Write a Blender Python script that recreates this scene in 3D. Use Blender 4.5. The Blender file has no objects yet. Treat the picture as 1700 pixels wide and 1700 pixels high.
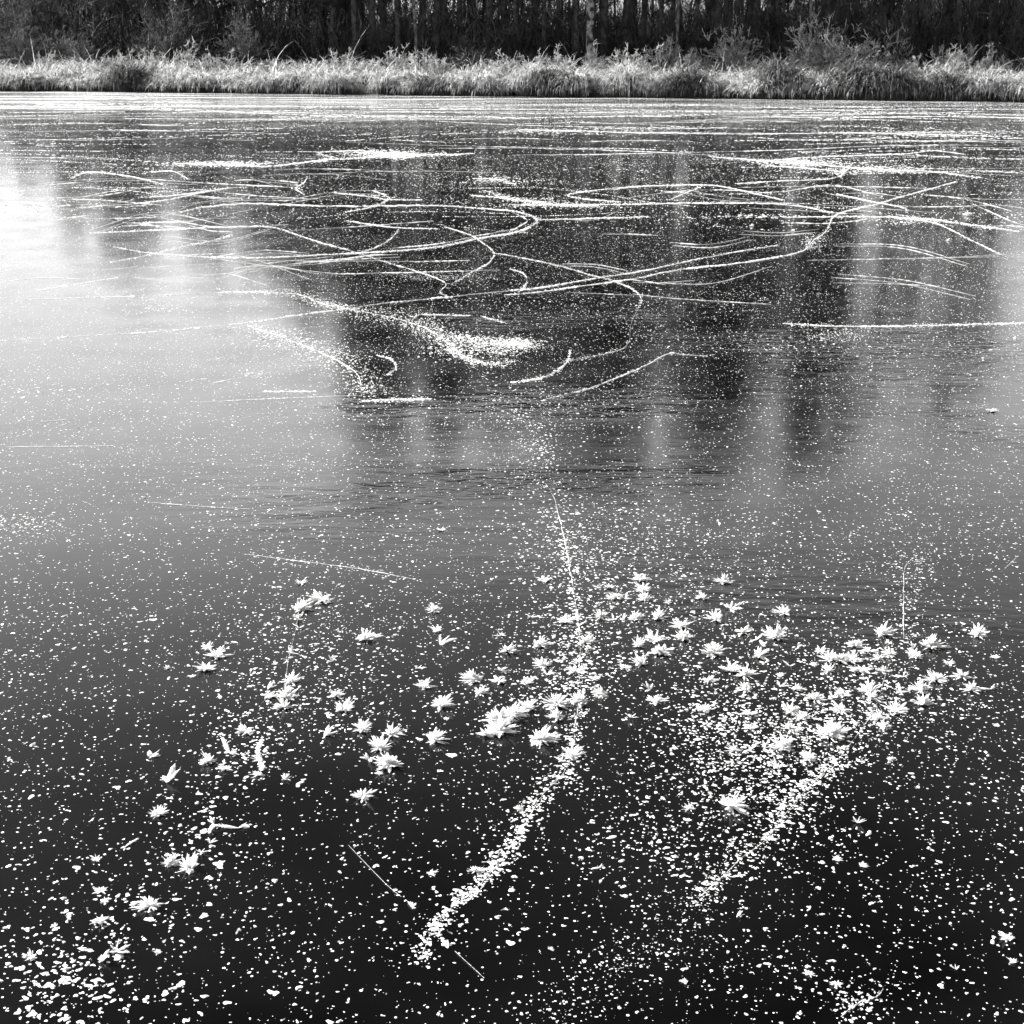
import bpy, math, random
import numpy as np
from mathutils import Vector, Quaternion

R = math.radians
rng = np.random.default_rng(7)
random.seed(7)
sc = bpy.context.scene
COL = sc.collection

# ------------------------------------------------------------------ camera model
F = 2430.0          # focal length in photo pixels (photo 1700 x 1700)
H = 1.6             # eye height
PITCH = R(17.9)
CP, SP = math.cos(PITCH), math.sin(PITCH)

def ground(px, py, z=0.0):
    """pixel of the photo -> point on the ice (numpy arrays welcome)"""
    px = np.asarray(px, float); py = np.asarray(py, float)
    u = (px-850)/F; v = (850-py)/F
    dy = CP+v*SP; dz = -SP+v*CP
    dz = np.minimum(dz, -0.02)
    t = (H-z)/(-dz)
    return np.stack([u*t, dy*t, np.full_like(t, z)], -1)

def pix(P):
    """point -> photo pixel"""
    P = np.asarray(P, float)
    x, y, z = P[..., 0], P[..., 1], P[..., 2]-H
    d = y*CP - z*SP
    up = y*SP + z*CP
    return 850+F*x/d, 850-F*up/d

def shore(x):
    return 45.06-0.29*np.asarray(x, float)

def col_at(px, d):
    """x, y of a thing standing d metres behind the water's edge in a given picture column"""
    k = (px-850)/F/1.051
    Y = (45.06+d)/(1+.29*k)
    return k*Y, Y

cam_d = bpy.data.cameras.new('camera'); cam = bpy.data.objects.new('camera', cam_d)
COL.objects.link(cam); sc.camera = cam
cam.location = (0, 0, H); cam.rotation_euler = (math.pi/2-PITCH, 0, 0)
cam_d.sensor_width = 36; cam_d.lens = 36*F/1700; cam_d.clip_start = .05; cam_d.clip_end = 2000

# ------------------------------------------------------------------ light
SUN_AZ, SUN_EL = R(-63), R(33)
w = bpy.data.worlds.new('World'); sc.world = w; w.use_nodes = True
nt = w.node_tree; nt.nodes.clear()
sky = nt.nodes.new('ShaderNodeTexSky'); sky.sky_type = 'NISHITA'; sky.sun_disc = False
sky.sun_elevation = SUN_EL; sky.sun_rotation = SUN_AZ % (2*math.pi)
sky.air_density = 1.0; sky.dust_density = 3.0; sky.ozone_density = 1.0
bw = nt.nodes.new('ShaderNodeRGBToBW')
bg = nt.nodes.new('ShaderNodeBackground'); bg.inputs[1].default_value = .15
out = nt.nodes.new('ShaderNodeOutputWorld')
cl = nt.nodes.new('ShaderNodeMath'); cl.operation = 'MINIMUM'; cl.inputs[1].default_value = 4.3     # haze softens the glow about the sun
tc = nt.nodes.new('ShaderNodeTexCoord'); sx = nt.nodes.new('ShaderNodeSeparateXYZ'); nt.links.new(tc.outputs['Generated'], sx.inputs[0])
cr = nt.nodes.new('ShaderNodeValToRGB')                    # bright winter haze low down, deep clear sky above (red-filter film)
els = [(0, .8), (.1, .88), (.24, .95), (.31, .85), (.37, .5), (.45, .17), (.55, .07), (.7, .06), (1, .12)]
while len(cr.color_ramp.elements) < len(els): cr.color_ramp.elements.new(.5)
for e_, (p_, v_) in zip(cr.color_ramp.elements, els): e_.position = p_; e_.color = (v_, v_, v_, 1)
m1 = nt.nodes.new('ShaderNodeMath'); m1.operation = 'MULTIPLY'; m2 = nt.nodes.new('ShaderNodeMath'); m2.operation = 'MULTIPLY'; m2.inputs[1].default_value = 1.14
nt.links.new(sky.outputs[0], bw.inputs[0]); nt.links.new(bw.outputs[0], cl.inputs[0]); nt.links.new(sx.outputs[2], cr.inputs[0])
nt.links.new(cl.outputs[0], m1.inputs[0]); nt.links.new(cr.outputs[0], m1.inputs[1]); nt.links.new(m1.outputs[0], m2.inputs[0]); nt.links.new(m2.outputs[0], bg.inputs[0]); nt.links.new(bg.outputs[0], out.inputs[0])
sd = bpy.data.lights.new('sun', 'SUN'); sd.energy = 5.0; sd.angle = R(.5); sd.color = (1, .995, .985)
so = bpy.data.objects.new('sun', sd); COL.objects.link(so)
sv = Vector((math.sin(SUN_AZ)*math.cos(SUN_EL), math.cos(SUN_AZ)*math.cos(SUN_EL), math.sin(SUN_EL)))
so.rotation_euler = sv.to_track_quat('Z', 'Y').to_euler(); so.location = (-20, 10, 30)
sc.view_settings.view_transform = 'Standard'; sc.view_settings.look = 'None'
sc.view_settings.exposure = 1.85; sc.view_settings.gamma = 1

# ------------------------------------------------------------------ materials
def mat(name):
    m = bpy.data.materials.new(name); m.use_nodes = True
    n = m.node_tree.nodes; n.clear()
    o = n.new('ShaderNodeOutputMaterial')
    return m, n, m.node_tree.links, o

def g(v): return (v, v, v, 1)

def noise_col(n, l, scale, lo, hi, p0=.35, p1=.65, detail=4, coord=None):
    tx = n.new('ShaderNodeTexNoise'); tx.inputs['Scale'].default_value = scale; tx.inputs['Detail'].default_value = detail
    if coord is None:
        ge = n.new('ShaderNodeNewGeometry'); l.new(ge.outputs['Position'], tx.inputs['Vector'])
    else:
        l.new(coord, tx.inputs['Vector'])
    r = n.new('ShaderNodeValToRGB'); r.color_ramp.elements[0].position = p0; r.color_ramp.elements[1].position = p1
    r.color_ramp.elements[0].color = g(lo); r.color_ramp.elements[1].color = g(hi)
    l.new(tx.outputs[0], r.inputs[0])
    return r.outputs[0]

def simple(name, scale, lo, hi, rough=.9, transl=0, p0=.35, p1=.65):
    m, n, l, o = mat(name)
    c = noise_col(n, l, scale, lo, hi, p0, p1)
    b = n.new('ShaderNodeBsdfPrincipled'); b.inputs['Roughness'].default_value = rough
    b.inputs['Specular IOR Level'].default_value = .25
    l.new(c, b.inputs['Base Color'])
    if transl:
        t = n.new('ShaderNodeBsdfTranslucent'); l.new(c, t.inputs[0])
        mx = n.new('ShaderNodeMixShader'); mx.inputs[0].default_value = transl
        l.new(b.outputs[0], mx.inputs[1]); l.new(t.outputs[0], mx.inputs[2]); l.new(mx.outputs[0], o.inputs[0])
    else:
        l.new(b.outputs[0], o.inputs[0])
    return m

M = {}
M['frost'] = simple('frost', 40, .93, .98, .6, .55)
M['flake'] = simple('flake frost', 60, .3, .9, .6, .22, .3, .52)
M['grass'] = simple('frosted grass', 6, .1, .85, .8, .35, .38, .62)
M['tussock'] = simple('tussock grass', 7, .07, .8, .8, .35, .38, .62)
M['dark_tussock'] = simple('unfrosted tussock grass', 7, .03, .34, .8, .25, .42, .7)
M['bark'] = simple('dark bark', 6, .02, .09)
M['birch'] = simple('pale bark', 5, .03, .32, p0=.44, p1=.56)
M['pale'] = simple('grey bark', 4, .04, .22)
M['twig'] = simple('dark twigs', .8, .02, .09, p0=.45, p1=.75)
M['greytwig'] = simple('grey twigs', 1.5, .05, .25, p0=.4, p1=.7)
M['frosttwig'] = simple('frosted twigs', 4, .25, .8, .8, .3)
M['brush'] = simple('undergrowth', 1.2, .02, .16, p0=.42, p1=.75)
M['soil'] = simple('litter ground', 3, .015, .05)

def ice_material():
    m, n, l, o = mat('black ice')
    ge = n.new('ShaderNodeNewGeometry'); P = ge.outputs['Position']
    sep = n.new('ShaderNodeSeparateXYZ'); l.new(P, sep.inputs[0])
    def mapr(v, a, b, c, d):
        mr = n.new('ShaderNodeMapRange'); mr.interpolation_type = 'SMOOTHSTEP'
        for i, x in enumerate((a, b, c, d)): mr.inputs[i+1].default_value = x
        l.new(v, mr.inputs[0]); return mr.outputs[0]
    def math2(op, a, b):
        k = n.new('ShaderNodeMath'); k.operation = op
        for i, x in enumerate((a, b)):
            if isinstance(x, (int, float)): k.inputs[i].default_value = x
            else: l.new(x, k.inputs[i])
        return k.outputs[0]
    def noise(scale, sx=1, sy=1, detail=3, rough=.5):
        mp = n.new('ShaderNodeMapping'); mp.inputs['Scale'].default_value = (sx, sy, 1); l.new(P, mp.inputs[0])
        t = n.new('ShaderNodeTexNoise'); t.inputs['Scale'].default_value = scale; t.inputs['Detail'].default_value = detail
        t.inputs['Roughness'].default_value = rough
        l.new(mp.outputs[0], t.inputs['Vector']); return t.outputs[0]
    y = sep.outputs[1]
    # thin hoar frost lying on the ice: fine grains, thicker towards the far bank
    cover = math2('ADD', mapr(y, 18, 42, -.02, .15), math2('MULTIPLY', mapr(sep.outputs[0], -16, 8, .03, 0), mapr(y, 24, 42, 0, 1)))
    grain = noise(38, 1, .5, 2, .6)
    streak = noise(.55, .25, 1.8, 5, .65)
    g1 = math2('ADD', grain, math2('MULTIPLY', math2('SUBTRACT', streak, .5), .6))
    thr = math2('SUBTRACT', .70, cover)
    mk = n.new('ShaderNodeMapRange'); mk.inputs[3].default_value = 0; mk.inputs[4].default_value = 1
    l.new(g1, mk.inputs[0]); l.new(thr, mk.inputs[1]); l.new(math2('ADD', thr, .10), mk.inputs[2])
    frost_far = mk.outputs[0]
    # tiny grains everywhere
    vo = n.new('ShaderNodeTexVoronoi'); vo.inputs['Scale'].default_value = 75; l.new(P, vo.inputs['Vector'])
    sepc = n.new('ShaderNodeSeparateXYZ'); l.new(vo.outputs['Color'], sepc.inputs[0])
    rad = math2('MULTIPLY', math2('POWER', sepc.outputs[0], 5.0), .28)
    tiny = n.new('ShaderNodeMapRange'); l.new(vo.outputs['Distance'], tiny.inputs[0])
    l.new(rad, tiny.inputs[1]); l.new(math2('MULTIPLY', rad, .7), tiny.inputs[2])
    tiny.inputs[3].default_value = 0; tiny.inputs[4].default_value = 1
    fr = math2('MAXIMUM', frost_far, tiny.outputs[0])
    # ice
    b = n.new('ShaderNodeBsdfPrincipled'); b.inputs['IOR'].default_value = 1.27
    bc = noise_col(n, l, 1.1, .0008, .006, .4, .75, coord=P); l.new(bc, b.inputs['Base Color'])
    rg = mapr(noise(2.5, 1, 1, 4), .3, .7, .09, .16); l.new(rg, b.inputs['Roughness'])
    # frozen ripples in the middle distance
    amp = math2('MULTIPLY', mapr(y, 3.0, 5.5, 0, 1), mapr(y, 8, 13, 1, .12))
    rip = math2('POWER', noise(6.5, .7, 1.6, 3, .55), 2.0)
    patch = math2('MULTIPLY', mapr(noise(.6, .6, 1.2, 2), .46, .62, .1, 1), mapr(sep.outputs[0], -1.6, .2, .08, 1))
    h = math2('MULTIPLY', math2('MULTIPLY', rip, amp), patch)
    h = math2('ADD', h, math2('MULTIPLY', noise(.9, .5, 1, 2), .25))
    bp = n.new('ShaderNodeBump'); bp.inputs['Strength'].default_value = .65; bp.inputs['Distance'].default_value = .014
    l.new(h, bp.inputs['Height']); l.new(bp.outputs[0], b.inputs['Normal'])
    df = n.new('ShaderNodeBsdfDiffuse'); df.inputs[0].default_value = g(.85)
    mx = n.new('ShaderNodeMixShader'); l.new(fr, mx.inputs[0]); l.new(b.outputs[0], mx.inputs[1]); l.new(df.outputs[0], mx.inputs[2])
    l.new(mx.outputs[0], o.inputs[0])
    return m
M['ice'] = ice_material()

# ------------------------------------------------------------------ mesh helpers
def tri_mesh(name, V, T, m, smooth=False):
    V = np.ascontiguousarray(V, np.float32).reshape(-1, 3); T = np.ascontiguousarray(T, np.int32).reshape(-1, 3)
    me = bpy.data.meshes.new(name)
    me.vertices.add(len(V)); me.vertices.foreach_set('co', V.ravel())
    me.loops.add(T.size); me.loops.foreach_set('vertex_index', T.ravel())
    me.polygons.add(len(T)); me.polygons.foreach_set('loop_start', np.arange(0, T.size, 3, dtype=np.int32))
    me.polygons.foreach_set('loop_total', np.full(len(T), 3, np.int32))
    if smooth: me.polygons.foreach_set('use_smooth', np.ones(len(T), bool))
    me.materials.append(m); me.update(calc_edges=True); me.validate()
    return me

def link(name, me, parent=None, loc=None):
    o = bpy.data.objects.new(name, me); COL.objects.link(o)
    if parent: o.parent = parent
    if loc is not None: o.location = loc
    return o

def tag(o, label=None, cat=None, group=None, kind=None):
    if label: o['label'] = label
    if cat: o['category'] = cat
    if group: o['group'] = group
    if kind: o['kind'] = kind
    return o

def empty(name, loc):
    o = bpy.data.objects.new(name, None); COL.objects.link(o); o.location = loc; o.empty_display_size = .2
    return o

def copy_tree(root):
    r = root.copy(); COL.objects.link(r)
    for k in ('label', 'group', 'category'):
        if k in r: del r[k]
    for ch in list(root.children):
        c = ch.copy(); COL.objects.link(c); c.parent = r
    return r

ONES = ['', 'first', 'second', 'third', 'fourth', 'fifth', 'sixth', 'seventh', 'eighth', 'ninth', 'tenth', 'eleventh', 'twelfth', 'thirteenth',
        'fourteenth', 'fifteenth', 'sixteenth', 'seventeenth', 'eighteenth', 'nineteenth', 'twentieth']
TENS = {20: ('twentieth', 'twenty-'), 30: ('thirtieth', 'thirty-'), 40: ('fortieth', 'forty-'), 50: ('fiftieth', 'fifty-')}
def ordinal(i):
    if i <= 20: return ONES[i]
    t = i//10*10
    return TENS[t][0] if i == t else TENS[t][1]+ONES[i-t]
def place(i, n):
    return 'leftmost' if i == 1 else 'rightmost' if i == n and n > 2 else ordinal(i)+' from left'

def prisms(p0, p1, r0, r1):
    """three-sided tapering twigs"""
    p0 = np.asarray(p0, float); p1 = np.asarray(p1, float); N = len(p0)
    r0 = np.broadcast_to(np.asarray(r0, float), (N,)); r1 = np.broadcast_to(np.asarray(r1, float), (N,))
    d = p1-p0; d /= np.linalg.norm(d, axis=1, keepdims=True)+1e-9
    a = np.where(np.abs(d[:, 2:3]) < .9, np.array([[0, 0, 1.]]), np.array([[1., 0, 0]]))
    s = np.cross(d, a); s /= np.linalg.norm(s, axis=1, keepdims=True)+1e-9
    t = np.cross(d, s)
    V = np.empty((N, 6, 3))
    for k in range(3):
        c, q = math.cos(k*2.0944), math.sin(k*2.0944)
        e = s*c+t*q
        V[:, k] = p0+e*r0[:, None]; V[:, 3+k] = p1+e*r1[:, None]
    base = np.array([[0, 1, 4], [0, 4, 3], [1, 2, 5], [1, 5, 4], [2, 0, 3], [2, 3, 5]])
    T = (np.arange(N)*6)[:, None, None]+base[None]
    return V.reshape(-1, 3), T.reshape(-1, 3)

def tube(pts, rad, sides=8):
    pts = np.asarray(pts, float); rad = np.asarray(rad, float); n = len(pts)
    d = np.gradient(pts, axis=0); d /= np.linalg.norm(d, axis=1, keepdims=True)
    s = np.cross(d, np.array([[0, 1., .01]])); s /= np.linalg.norm(s, axis=1, keepdims=True); t = np.cross(d, s)
    an = np.linspace(0, 2*np.pi, sides, endpoint=False)
    V = pts[:, None]+rad[:, None, None]*(s[:, None]*np.cos(an)[None, :, None]+t[:, None]*np.sin(an)[None, :, None])
    T = []
    for i in range(n-1):
        for k in range(sides):
            a, b = i*sides+k, i*sides+(k+1) % sides
            T += [(a, b, b+sides), (a, b+sides, a+sides)]
    return V.reshape(-1, 3), np.array(T)

def merge(parts):
    V = []; T = []; o = 0
    for v, t in parts:
        V.append(v); T.append(np.asarray(t)+o); o += len(v)
    return np.concatenate(V), np.concatenate(T)

def blades(base, az, L, a0, droop, wid, rs, segs=4, side=None):
    """curved tapering grass blades"""
    N = len(base); base = np.asarray(base, float)
    dirx = np.stack([np.cos(az), np.sin(az), np.zeros(N)], -1)
    sa = az+np.pi/2+rs.normal(0, .5, N) if side is None else side
    sv_ = np.stack([np.cos(sa), np.sin(sa), np.zeros(N)], -1)
    V = np.empty((N, 2*segs+1, 3)); p = base.copy()
    for i in range(segs+1):
        f = i/segs
        if i:
            a = a0-droop*((i-.5)/segs)**1.2
            p = p+(L/segs)[:, None]*(dirx*np.cos(a)[:, None]+np.array([0, 0, 1.])*np.sin(a)[:, None])
        wv = sv_*(wid*(1-f*.85)*.5)[:, None]
        if i < segs: V[:, 2*i] = p-wv; V[:, 2*i+1] = p+wv
        else: V[:, 2*segs] = p
    base_t = []
    for i in range(segs-1):
        a = 2*i; base_t += [(a, a+1, a+3), (a, a+3, a+2)]
    a = 2*(segs-1); base_t.append((a, a+1, a+2))
    T = (np.arange(N)*(2*segs+1))[:, None, None]+np.array(base_t)[None]
    return V.reshape(-1, 3), T.reshape(-1, 3)

# ------------------------------------------------------------------ setting: ice and far bank
V = np.array([(-160, -40, 0), (160, -40, 0), (160, 150, 0), (-160, 150, 0)], float)
ice = link('ice', tri_mesh('ice', V, [(0, 1, 2), (0, 2, 3)], M['ice'])); tag(ice, kind='structure')

def bank_z(d, x=0):
    z = np.interp(d, [-.3, 0, .25, .8, 3, 10, 40, 120], [-.3, -.02, .14, .36, .52, .6, .95, 3])
    return z + .05*np.sin(np.asarray(x)*1.7+np.asarray(d)*.8)*np.clip(d, 0, 1)
xs = np.concatenate([np.linspace(-150, -32, 30), np.linspace(-30, 30, 181), np.linspace(32, 150, 30)])
ds = np.array([-.3, 0, .12, .25, .5, .8, 1.2, 2, 3, 4.5, 6, 8, 10, 14, 20, 30, 40, 60, 90, 140, 260, 500])
X, D = np.meshgrid(xs, ds)
wob = .22*np.sin(X*1.3)+.15*np.sin(X*3.1+1)+.09*np.sin(X*6.7)
Yg = shore(X)+D+wob*np.exp(-np.abs(D))
Zg = bank_z(D, X)
V = np.stack([X, Yg, Zg], -1).reshape(-1, 3); nx = len(xs); T = []
for j in range(len(ds)-1):
    for i in range(nx-1):
        a = j*nx+i; T += [(a, a+1, a+nx+1), (a, a+nx+1, a+nx)]
tag(link('river_bank', tri_mesh('river_bank', V, T, M['soil'], True)), kind='structure')

# ------------------------------------------------------------------ frosted bank grass (stuff)
rs = np.random.default_rng(3)
NC = 1900
cx = rs.uniform(-27, 27, NC); cd_ = .75+4.1*rs.beta(1.0, 1.7, NC); csz = rs.lognormal(-.03, .38, NC)*(1-.25*(cd_ > 3)); clean = rs.uniform(0, 6.283, NC)
hx = np.interp(cx, np.arange(-28, 28.1, .7), rs.uniform(.5, 1.35, 81)); csz *= hx; K = 46; N = NC*K; ci = np.repeat(np.arange(NC), K)
a_ = rs.uniform(0, 6.283, N); q = np.sqrt(rs.random(N))*.2*csz[ci]
x = cx[ci]+q*np.cos(a_); d = np.clip(cd_[ci]+q*np.sin(a_), .2, 6)
L = csz[ci]*rs.uniform(.3, .68, N)
tall = rs.random(N) < .006; L = np.where(tall, L*1.4, L)
base = np.stack([x, shore(x)+d, bank_z(d, x)-.03], -1)
az_ = np.where(rs.random(N) < .45, clean[ci]+rs.normal(0, .5, N), a_)
V, T = blades(base, az_, L, rs.uniform(.95, 1.5, N), rs.uniform(1.2, 3.4, N)*np.where(tall, .3, 1), rs.uniform(.018, .04, N), rs, 4)
tag(link('bank_grass', tri_mesh('bank_grass', V, T, M['grass'])), 'frost-covered grass growing along the far bank', 'grass', kind='stuff')

# ------------------------------------------------------------------ tussocks drooping over the water's edge
def tussock_mesh(seed, n=520, mm='tussock'):
    r = np.random.default_rng(seed)
    a = r.uniform(0, 6.283, n); q = np.sqrt(r.random(n))
    base = np.stack([.34*q*np.cos(a), .26*q*np.sin(a), .12+.24*(1-q**2)], -1)
    az = a+r.normal(0, .6, n)
    Lb = r.uniform(.32, .75, n)
    V, T = blades(base, az, Lb, r.uniform(.6, 1.5, n), r.uniform(1.9, 3.4, n), r.uniform(.014, .03, n), r, 5)
    V[:, 2] = np.maximum(V[:, 2], .004+.01*r.random(len(V)))
    # dark packed heart of old stems
    an = np.linspace(0, 6.283, 14, endpoint=False)
    rings = [(.34, 0), (.37, .1), (.3, .2), (.16, .29)]
    C = [[(rr*np.cos(t)*r.uniform(.85, 1.1), .75*rr*np.sin(t)*r.uniform(.85, 1.1), z) for t in an] for rr, z in rings]
    C = np.array(C).reshape(-1, 3); TT = []
    for i in range(3):
        for k in range(14):
            p, s_ = i*14+k, i*14+(k+1) % 14; TT += [(p, s_, s_+14), (p, s_+14, p+14)]
    C = np.concatenate([C, [[0, 0, .32]]]); TT += [(42+k, 42+(k+1) % 14, 56) for k in range(14)]
    return tri_mesh('tussock', V, T, M[mm]), tri_mesh('tussock_heart', C, TT, M['soil'])
TM = [tussock_mesh(100+i) for i in range(6)]
TD = [tussock_mesh(150+i, 600, 'dark_tussock') for i in range(3)]
tpx = [-30, 5, 40, 82, 128, 168, 205, 250, 290, 325, 368, 405, 450, 490, 528, 560, 640, 680, 715, 752, 795, 835, 880, 915, 960, 1003, 1045, 1090, 1140, 1180,
       1262, 1300, 1330, 1372, 1420, 1450, 1490, 1540, 1580, 1615, 1648, 1680, 1720]
sizes = {205: 1.15, 715: 1.2, 880: 1.1, 915: 1.25, 1140: 1.15, 1262: 1.1, 1300: 1.3, 1420: 1.2, 1450: 1.45, 1490: 1.15, 1580: 1.2, 560: .8, 640: .85, 528: .85}
for i, p in enumerate(tpx):
    vm, hm = TM[i % 6]
    x_, y_ = col_at(p+random.uniform(-4, 4), .12+random.uniform(-.32, .25))
    sz = sizes.get(p, random.uniform(.85, 1.08))
    if sz > 1.12: vm, hm = TD[i % 3]
    t = empty('grass_tussock', (x_, y_, 0))
    t.scale = (sz*random.uniform(1.0, 1.5), sz*random.uniform(.9, 1.3), sz*random.uniform(.8, 1.55)); t.rotation_euler = (0, 0, random.uniform(-.5, .5)+(math.pi if i % 2 else 0))
    link('grass_blades', vm, t); link('root_mound', hm, t)
    look = 'large dark drooping' if sz > 1.12 else 'small low' if sz < .88 else 'drooping frosted'
    tag(t, f"{look} grass tussock, {place(i+1, len(tpx))} of the tussocks along the far waterline", 'grass tussock', 'grass tussocks along the waterline')

# ------------------------------------------------------------------ undergrowth (stuff): the dark tangle under the trees
def under_h(px):
    return np.interp(px, [0, 150, 300, 340, 400, 520, 600, 800, 900, 960, 1000, 1300, 1340, 1500, 1700],
                     [3.4, 3.2, 2.9, 2.6, 2.6, 2.8, 2.5, 2.6, 2.8, 2.6, 2.25, 2.25, 2.9, 3.4, 3.4])
rs = np.random.default_rng(5)
N = 66000
d = rs.uniform(5.5, 20, N); pxx = rs.uniform(-150, 1850, N)
k = (pxx-850)/F/1.051; Y = (45.06+d)/(1+.29*k); x = k*Y
top = under_h(pxx)*(.72+.28*np.sin(pxx*.043)*np.sin(pxx*.017+d))
z = bank_z(d)+top*rs.random(N)**1.15
L = rs.uniform(.3, .9, N)
dirv = np.stack([rs.normal(0, .45, N), rs.normal(0, .45, N), np.abs(rs.normal(.8, .5, N))], -1); dirv /= np.linalg.norm(dirv, axis=1, keepdims=True)
p0 = np.stack([x, Y, z], -1); p1 = p0+dirv*L[:, None]
V, T = prisms(p0, p1, rs.uniform(.008, .02, N), .004)
tag(link('undergrowth', tri_mesh('undergrowth', V, T, M['brush'])), 'dark tangled undergrowth filling the wood behind the bank', 'undergrowth', kind='stuff')

# ------------------------------------------------------------------ trees
def tree_meshes(seed, h=12., spread=1.3, start=2.6, n1=64, n2=9, n3=8, bend=.3, rad=.11, tm='bark', cm='twig', tw=.012, rise=.5):
    r = np.random.default_rng(seed)
    zz = np.linspace(0, h, 12); ph = r.uniform(0, 6.28, 2)
    cx = bend*(np.sin(zz/h*3+ph[0])-np.sin(ph[0])); cy = bend*.6*(np.sin(zz/h*2.5+ph[1])-np.sin(ph[1]))
    rr = rad*(1-zz/h)**.75+.012; rr[0] *= 1.35
    pts = np.stack([cx, cy, zz], -1)
    tv, tt = tube(pts, rr, 9)
    f = r.random(n1)**.9; z1 = start+(h-start)*f
    p0 = np.stack([np.interp(z1, zz, cx), np.interp(z1, zz, cy), z1], -1)
    a = r.uniform(0, 6.283, n1); el = r.uniform(rise-.35, rise+.45, n1)
    ln = spread*(.35+.75*np.sin(np.pi*np.clip(f*.8+.15, 0, 1)))*(1-.55*f)*r.uniform(.6, 1.15, n1)/np.cos(np.clip(el, -1, 1))*.9
    d1 = np.stack([np.cos(a)*np.cos(el), np.sin(a)*np.cos(el), np.sin(el)], -1)
    mid = p0+d1*(ln*.5)[:, None]; d1b = d1+np.array([0, 0, .35]); d1b /= np.linalg.norm(d1b, axis=1, keepdims=True)
    end = mid+d1b*(ln*.5)[:, None]
    parts = [prisms(p0, mid, .012+.012*ln, .012), prisms(mid, end, .012, .005)]
    i2 = np.repeat(np.arange(n1), n2); N2 = len(i2); s = r.uniform(.15, 1, N2)
    q0 = np.where((s < .5)[:, None], p0[i2]+(mid-p0)[i2]*(s*2)[:, None], mid[i2]+(end-mid)[i2]*(s*2-1)[:, None])
    d2 = d1[i2]+r.normal(0, .75, (N2, 3)); d2[:, 2] += .25; d2 /= np.linalg.norm(d2, axis=1, keepdims=True)
    l2 = ln[i2]*r.uniform(.2, .5, N2); q1 = q0+d2*l2[:, None]
    parts.append(prisms(q0, q1, tw*.9, tw*.5))
    i3 = np.repeat(np.arange(N2), n3); N3 = len(i3); s = r.uniform(.1, 1, N3)
    u0 = q0[i3]+(q1-q0)[i3]*s[:, None]
    d3 = d2[i3]+r.normal(0, .8, (N3, 3)); d3 /= np.linalg.norm(d3, axis=1, keepdims=True)
    l3 = r.uniform(.14, .42, N3); parts.append(prisms(u0, u0+d3*l3[:, None], tw, tw*.4))
    cv, ct = merge(parts)
    return tri_mesh('trunk', tv, tt, M[tm], True), tri_mesh('crown', cv, ct, M[cm])

def tree_proto(name, **kw):
    t, c = tree_meshes(**kw)
    return t, c
DENSE = [tree_proto('dense', seed=20+i, h=12, spread=1.5, n1=72, n2=9, n3=9, bend=.15+.1*i) for i in range(4)]
LOW = [tree_proto('low', seed=40+i, h=6, spread=1.3, start=1.6, n1=50, n2=8, n3=7, rad=.06, bend=.3, cm='greytwig') for i in range(3)]
BARE = [tree_proto('bare', seed=60+i, h=11, spread=1.5, start=3.6, n1=34, n2=6, n3=5, rad=.085, bend=.25+.15*i, rise=.8, tw=.009) for i in range(3)]
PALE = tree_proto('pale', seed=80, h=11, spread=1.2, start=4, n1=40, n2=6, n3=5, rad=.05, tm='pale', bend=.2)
BIRCH = tree_proto('birch', seed=81, h=12, spread=1.5, start=4, n1=60, n2=8, n3=7, rad=.14, tm='birch', bend=.12)

def tree(name, meshes, px, d, sh=1., sw=1., label=None, cat='tree', group=None):
    x_, y_ = col_at(px, d)
    t = empty(name, (x_, y_, float(bank_z(d))-.06)); t.scale = (sw, sw, sh); t.rotation_euler = (random.uniform(-.02, .02), random.uniform(-.025, .025), random.uniform(0, 6.28))
    link('trunk', meshes[0], t); link('crown', meshes[1], t)
    tag(t, label, cat, group)
    return t

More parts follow.
